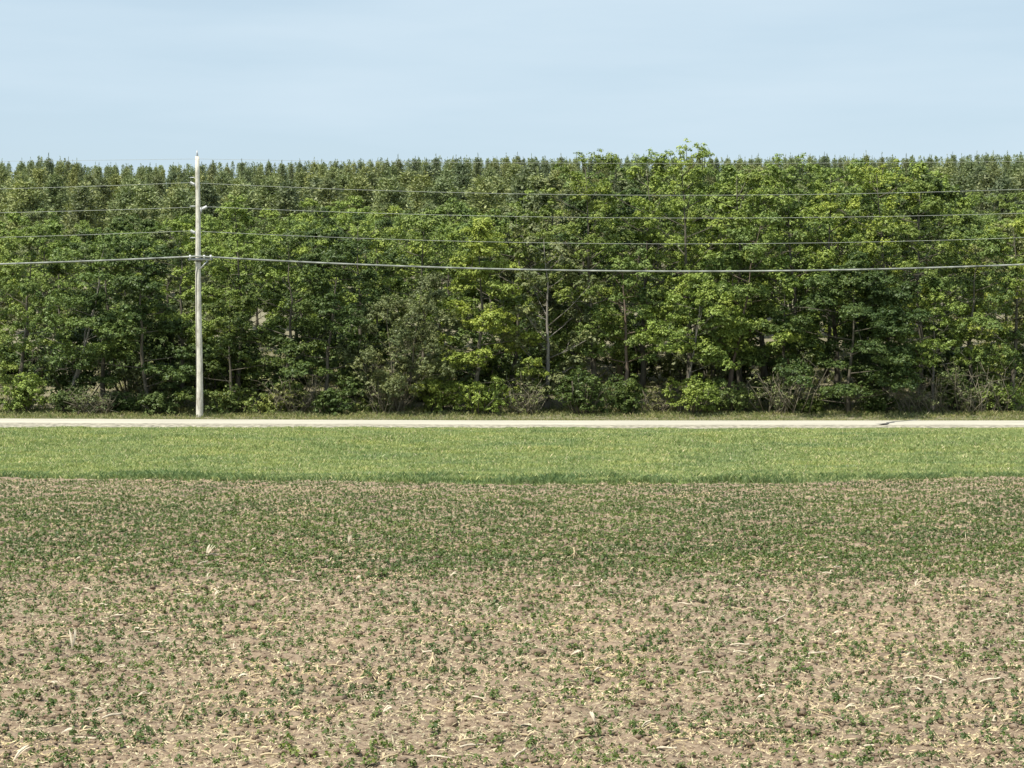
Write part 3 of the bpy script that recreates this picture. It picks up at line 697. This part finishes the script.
n = 30000
d = 20.6 + 24 * rng.random(n) ** 1.1; x = rng.uniform(-1, 1, n) * (560 / F_PX * d + 1.5); r = rng.gamma(2.0, .0055, n) + .005
Cb = np.array([[-1,-1,-1],[1,-1,-1],[1,1,-1],[-1,1,-1],[-1,-1,1],[1,-1,1],[1,1,1],[-1,1,1]], float) * .75
V = Cb[None] * r[:, None, None] * (1 + rng.normal(0, .28, (n, 8, 3))) * np.array([1.25, 1.1, .75]); a = rng.uniform(0, 6.28, n); ca, sa = np.cos(a)[:, None], np.sin(a)[:, None]
V = np.stack([V[..., 0] * ca - V[..., 1] * sa, V[..., 0] * sa + V[..., 1] * ca, V[..., 2]], -1) + np.stack([x, d, field_z(x, d) + r * .3], -1)[:, None]
Fb = np.array([[0,3,2,1],[4,5,6,7],[0,1,5,4],[1,2,6,5],[2,3,7,6],[3,0,4,7]])
g = Geo(); g.add(V.reshape(-1, 3), (Fb[None] + 8 * np.arange(n)[:, None, None]).reshape(-1, 4))
tag(g.obj('soil_clods', M['soil']), 'crumbly brown clods of bare soil', 'soil', kind='stuff')

def stalk_mesh(L, r, bend, rng, leafy):
    g = Geo(); t = np.linspace(0, 1, 7)
    P = np.stack([L * (t - .5), bend * L * np.sin(t * math.pi), r + .01 * np.sin(t * 5)], 1)
    g.tube(P, r * np.where(np.arange(7) % 3 == 0, 1.2, .95), 6)
    for q in range(leafy):
        u = rng.uniform(.1, .9); c = np.array([L * (u - .5), 0, r])
        w = np.linspace(0, 1, 5); ang = rng.uniform(-.8, .8); ll = L * rng.uniform(.25, .5)
        cen = c + np.stack([np.cos(ang) * ll * w, np.sin(ang) * ll * w, .05 * np.sin(w * 3.1)], 1)
        sd_ = np.array([-math.sin(ang), math.cos(ang), .4]) * .012; ww = (np.sin(.5 + w * 2.5))[:, None]
        V = np.concatenate([cen - sd_ * ww, cen + sd_ * ww]); kk = np.arange(4); g.add(V, np.stack([kk, kk + 1, kk + 6, kk + 5], 1))
    return g
def husk_mesh(L, W, rng):
    g = Geo()
    for q in range(3):
        w = np.linspace(0, 1, 7); ang = rng.normal(0, .25); lift = rng.uniform(.05, .3)
        cen = np.stack([L * w * math.cos(ang), L * w * math.sin(ang), lift * L * np.sin(w * 2.4) + .008], 1)
        sd_ = np.array([-math.sin(ang), math.cos(ang), rng.normal(0, .4)]); hw = (W * .5 * np.sin(.25 + w * 2.6))[:, None]
        V = np.concatenate([cen - sd_ * hw, cen + [0, 0, .01], cen + sd_ * hw]); kk = np.arange(6)
        g.add(V, np.concatenate([np.stack([kk, kk + 1, kk + 8, kk + 7], 1), np.stack([kk + 7, kk + 8, kk + 15, kk + 14], 1)]))
    return g
def root_mesh(rng):
    g = Geo()
    for q in range(9):
        a = rng.uniform(0, 6.28); e = np.array([math.cos(a) * .09, math.sin(a) * .09, -.01])
        g.tube([(0, 0, .13 * rng.uniform(.7, 1.1)), e * .5 + [0, 0, .07], e], [.011, .009, .004], 4)
    g.tube([(0, 0, .06), (.01, 0, .12), (.03, 0, .19)], [.016, .015, .013], 6)
    return g
def ground_at(px, py):
    d = HC * F_PX / (py - YH); return PX(px, d), d
def lay(name, g, m, px, py, ang, label, cat='corn stalk', tilt=0.0):
    x, d = ground_at(px, py); o = g.obj(name, m, smooth=True)
    o.location = (x, d, float(max(field_z(x, d), field_z(x, d - .12))) + .016); o.rotation_euler = (0, -R(tilt), R(ang)); tag(o, label, cat, 'larger pieces of corn residue')
r2 = np.random.default_rng(77)
lay('corn_husk', husk_mesh(.24, .028, r2), M['husk'], 206, 558, 60, 'white forked corn husk sticking up among green seedlings', 'corn husk', 50)
lay('corn_leaf', husk_mesh(.26, .022, r2), M['husk'], 70, 656, 120, 'pale curved corn leaf standing up at the left', 'corn leaf', 60)
lay('corn_leaf', husk_mesh(.22, .034, r2), M['husk'], 10, 760, 55, 'broad pale corn leaf leaning at the bottom left corner', 'corn leaf', 30)
lay('corn_root_stub', root_mesh(r2), M['stalk'], 180, 722, 20, 'upright straw coloured corn root stub at the lower left', 'corn stubble')
lay('corn_root_stub', root_mesh(r2), M['stalk'], 432, 670, 80, 'brownish corn root stub left of centre in the soil', 'corn stubble')
lay('corn_root_stub', root_mesh(r2), M['stalk'], 575, 562, 140, 'dark corn root stub at the edge of the green band', 'corn stubble')
lay('corn_stalk', stalk_mesh(.20, .013, .02, r2, 0), M['stalk'], 594, 668, 4, 'short thick tan corn stalk lying level right of centre')
lay('corn_stalk', stalk_mesh(.40, .010, .05, r2, 1), M['stalk'], 526, 736, -10, 'long thin yellow corn stalk lying near the bottom centre')
lay('corn_stalk', stalk_mesh(.28, .008, .03, r2, 1), M['stalk'], 455, 714, 10, 'thin pale stalk lying left of the bottom centre')
lay('corn_stalk', stalk_mesh(.34, .011, .02, r2, 0), M['husk'], 938, 682, -55, 'straight pale stalk lying aslant at the right')
lay('corn_stalk', stalk_mesh(.30, .010, .02, r2, 0), M['husk'], 826, 655, 12, 'pale straight stalk lying nearly level right of the middle')
lay('corn_stalk', stalk_mesh(.36, .009, .03, r2, 1), M['stalk'], 740, 612, -48, 'slim straw stalk lying aslant where the soil turns greener')
lay('corn_stalk', stalk_mesh(.32, .010, .04, r2, 1), M['husk'], 1000, 619, 5, 'pale level stalk at the right edge of the field')
lay('corn_husk', husk_mesh(.13, .03, r2), M['husk'], 520, 727, -20, 'crumpled whitish husk above the long yellow stalk', 'corn husk', 5)
lay('corn_husk', husk_mesh(.13, .028, r2), M['husk'], 424, 692, 25, 'small white husk scrap left of centre', 'corn husk', 8)
lay('corn_leaf', husk_mesh(.2, .02, r2), M['husk'], 348, 548, 80, 'pale corn leaf standing in the green band left of centre', 'corn leaf', 70)
lay('corn_stalk', stalk_mesh(.26, .012, .03, r2, 1), M['stalk'], 448, 690, -60, 'tan stalk end pointing down the slope beside the small white husk')
lay('corn_leaf', husk_mesh(.17, .03, r2), M['husk'], 46, 690, -40, 'crumpled pale corn leaf lying below the standing leaf at the left', 'corn leaf', 10)
smeshes = [stalk_mesh(r2.uniform(.14, .3), r2.uniform(.008, .013), r2.normal(0, .018), r2, int(r2.integers(0, 2))).mesh('corn_stalk', M['stalk' if q % 2 else 'husk'], True) for q in range(8)]
hmeshes = [husk_mesh(r2.uniform(.06, .14), r2.uniform(.012, .026), r2).mesh('corn_husk', M['husk']) for q in range(6)]
for q in range(150):
    d = 22.0 + 19 * r2.random() ** 1.2; x = r2.uniform(-1, 1) * 512 / F_PX * d
    isst = r2.random() < .7
    o = link('corn_stalk' if isst else 'corn_husk', smeshes[r2.integers(8)] if isst else hmeshes[r2.integers(6)])
    o.location = (x, d, float(max(field_z(x, d), field_z(x, d - .12))) + .018); o.rotation_euler = (0, -abs(r2.normal(0, .15)) if isst else -abs(r2.normal(0, .5)), r2.normal(0, .7))
    if isst: tag(o, 'short dry corn stalk piece lying among the seedlings', 'corn stalk', 'scattered corn stalk pieces')
    else: tag(o, 'small pale husk scrap lying among the seedlings', 'corn husk', 'scattered corn husk scraps')
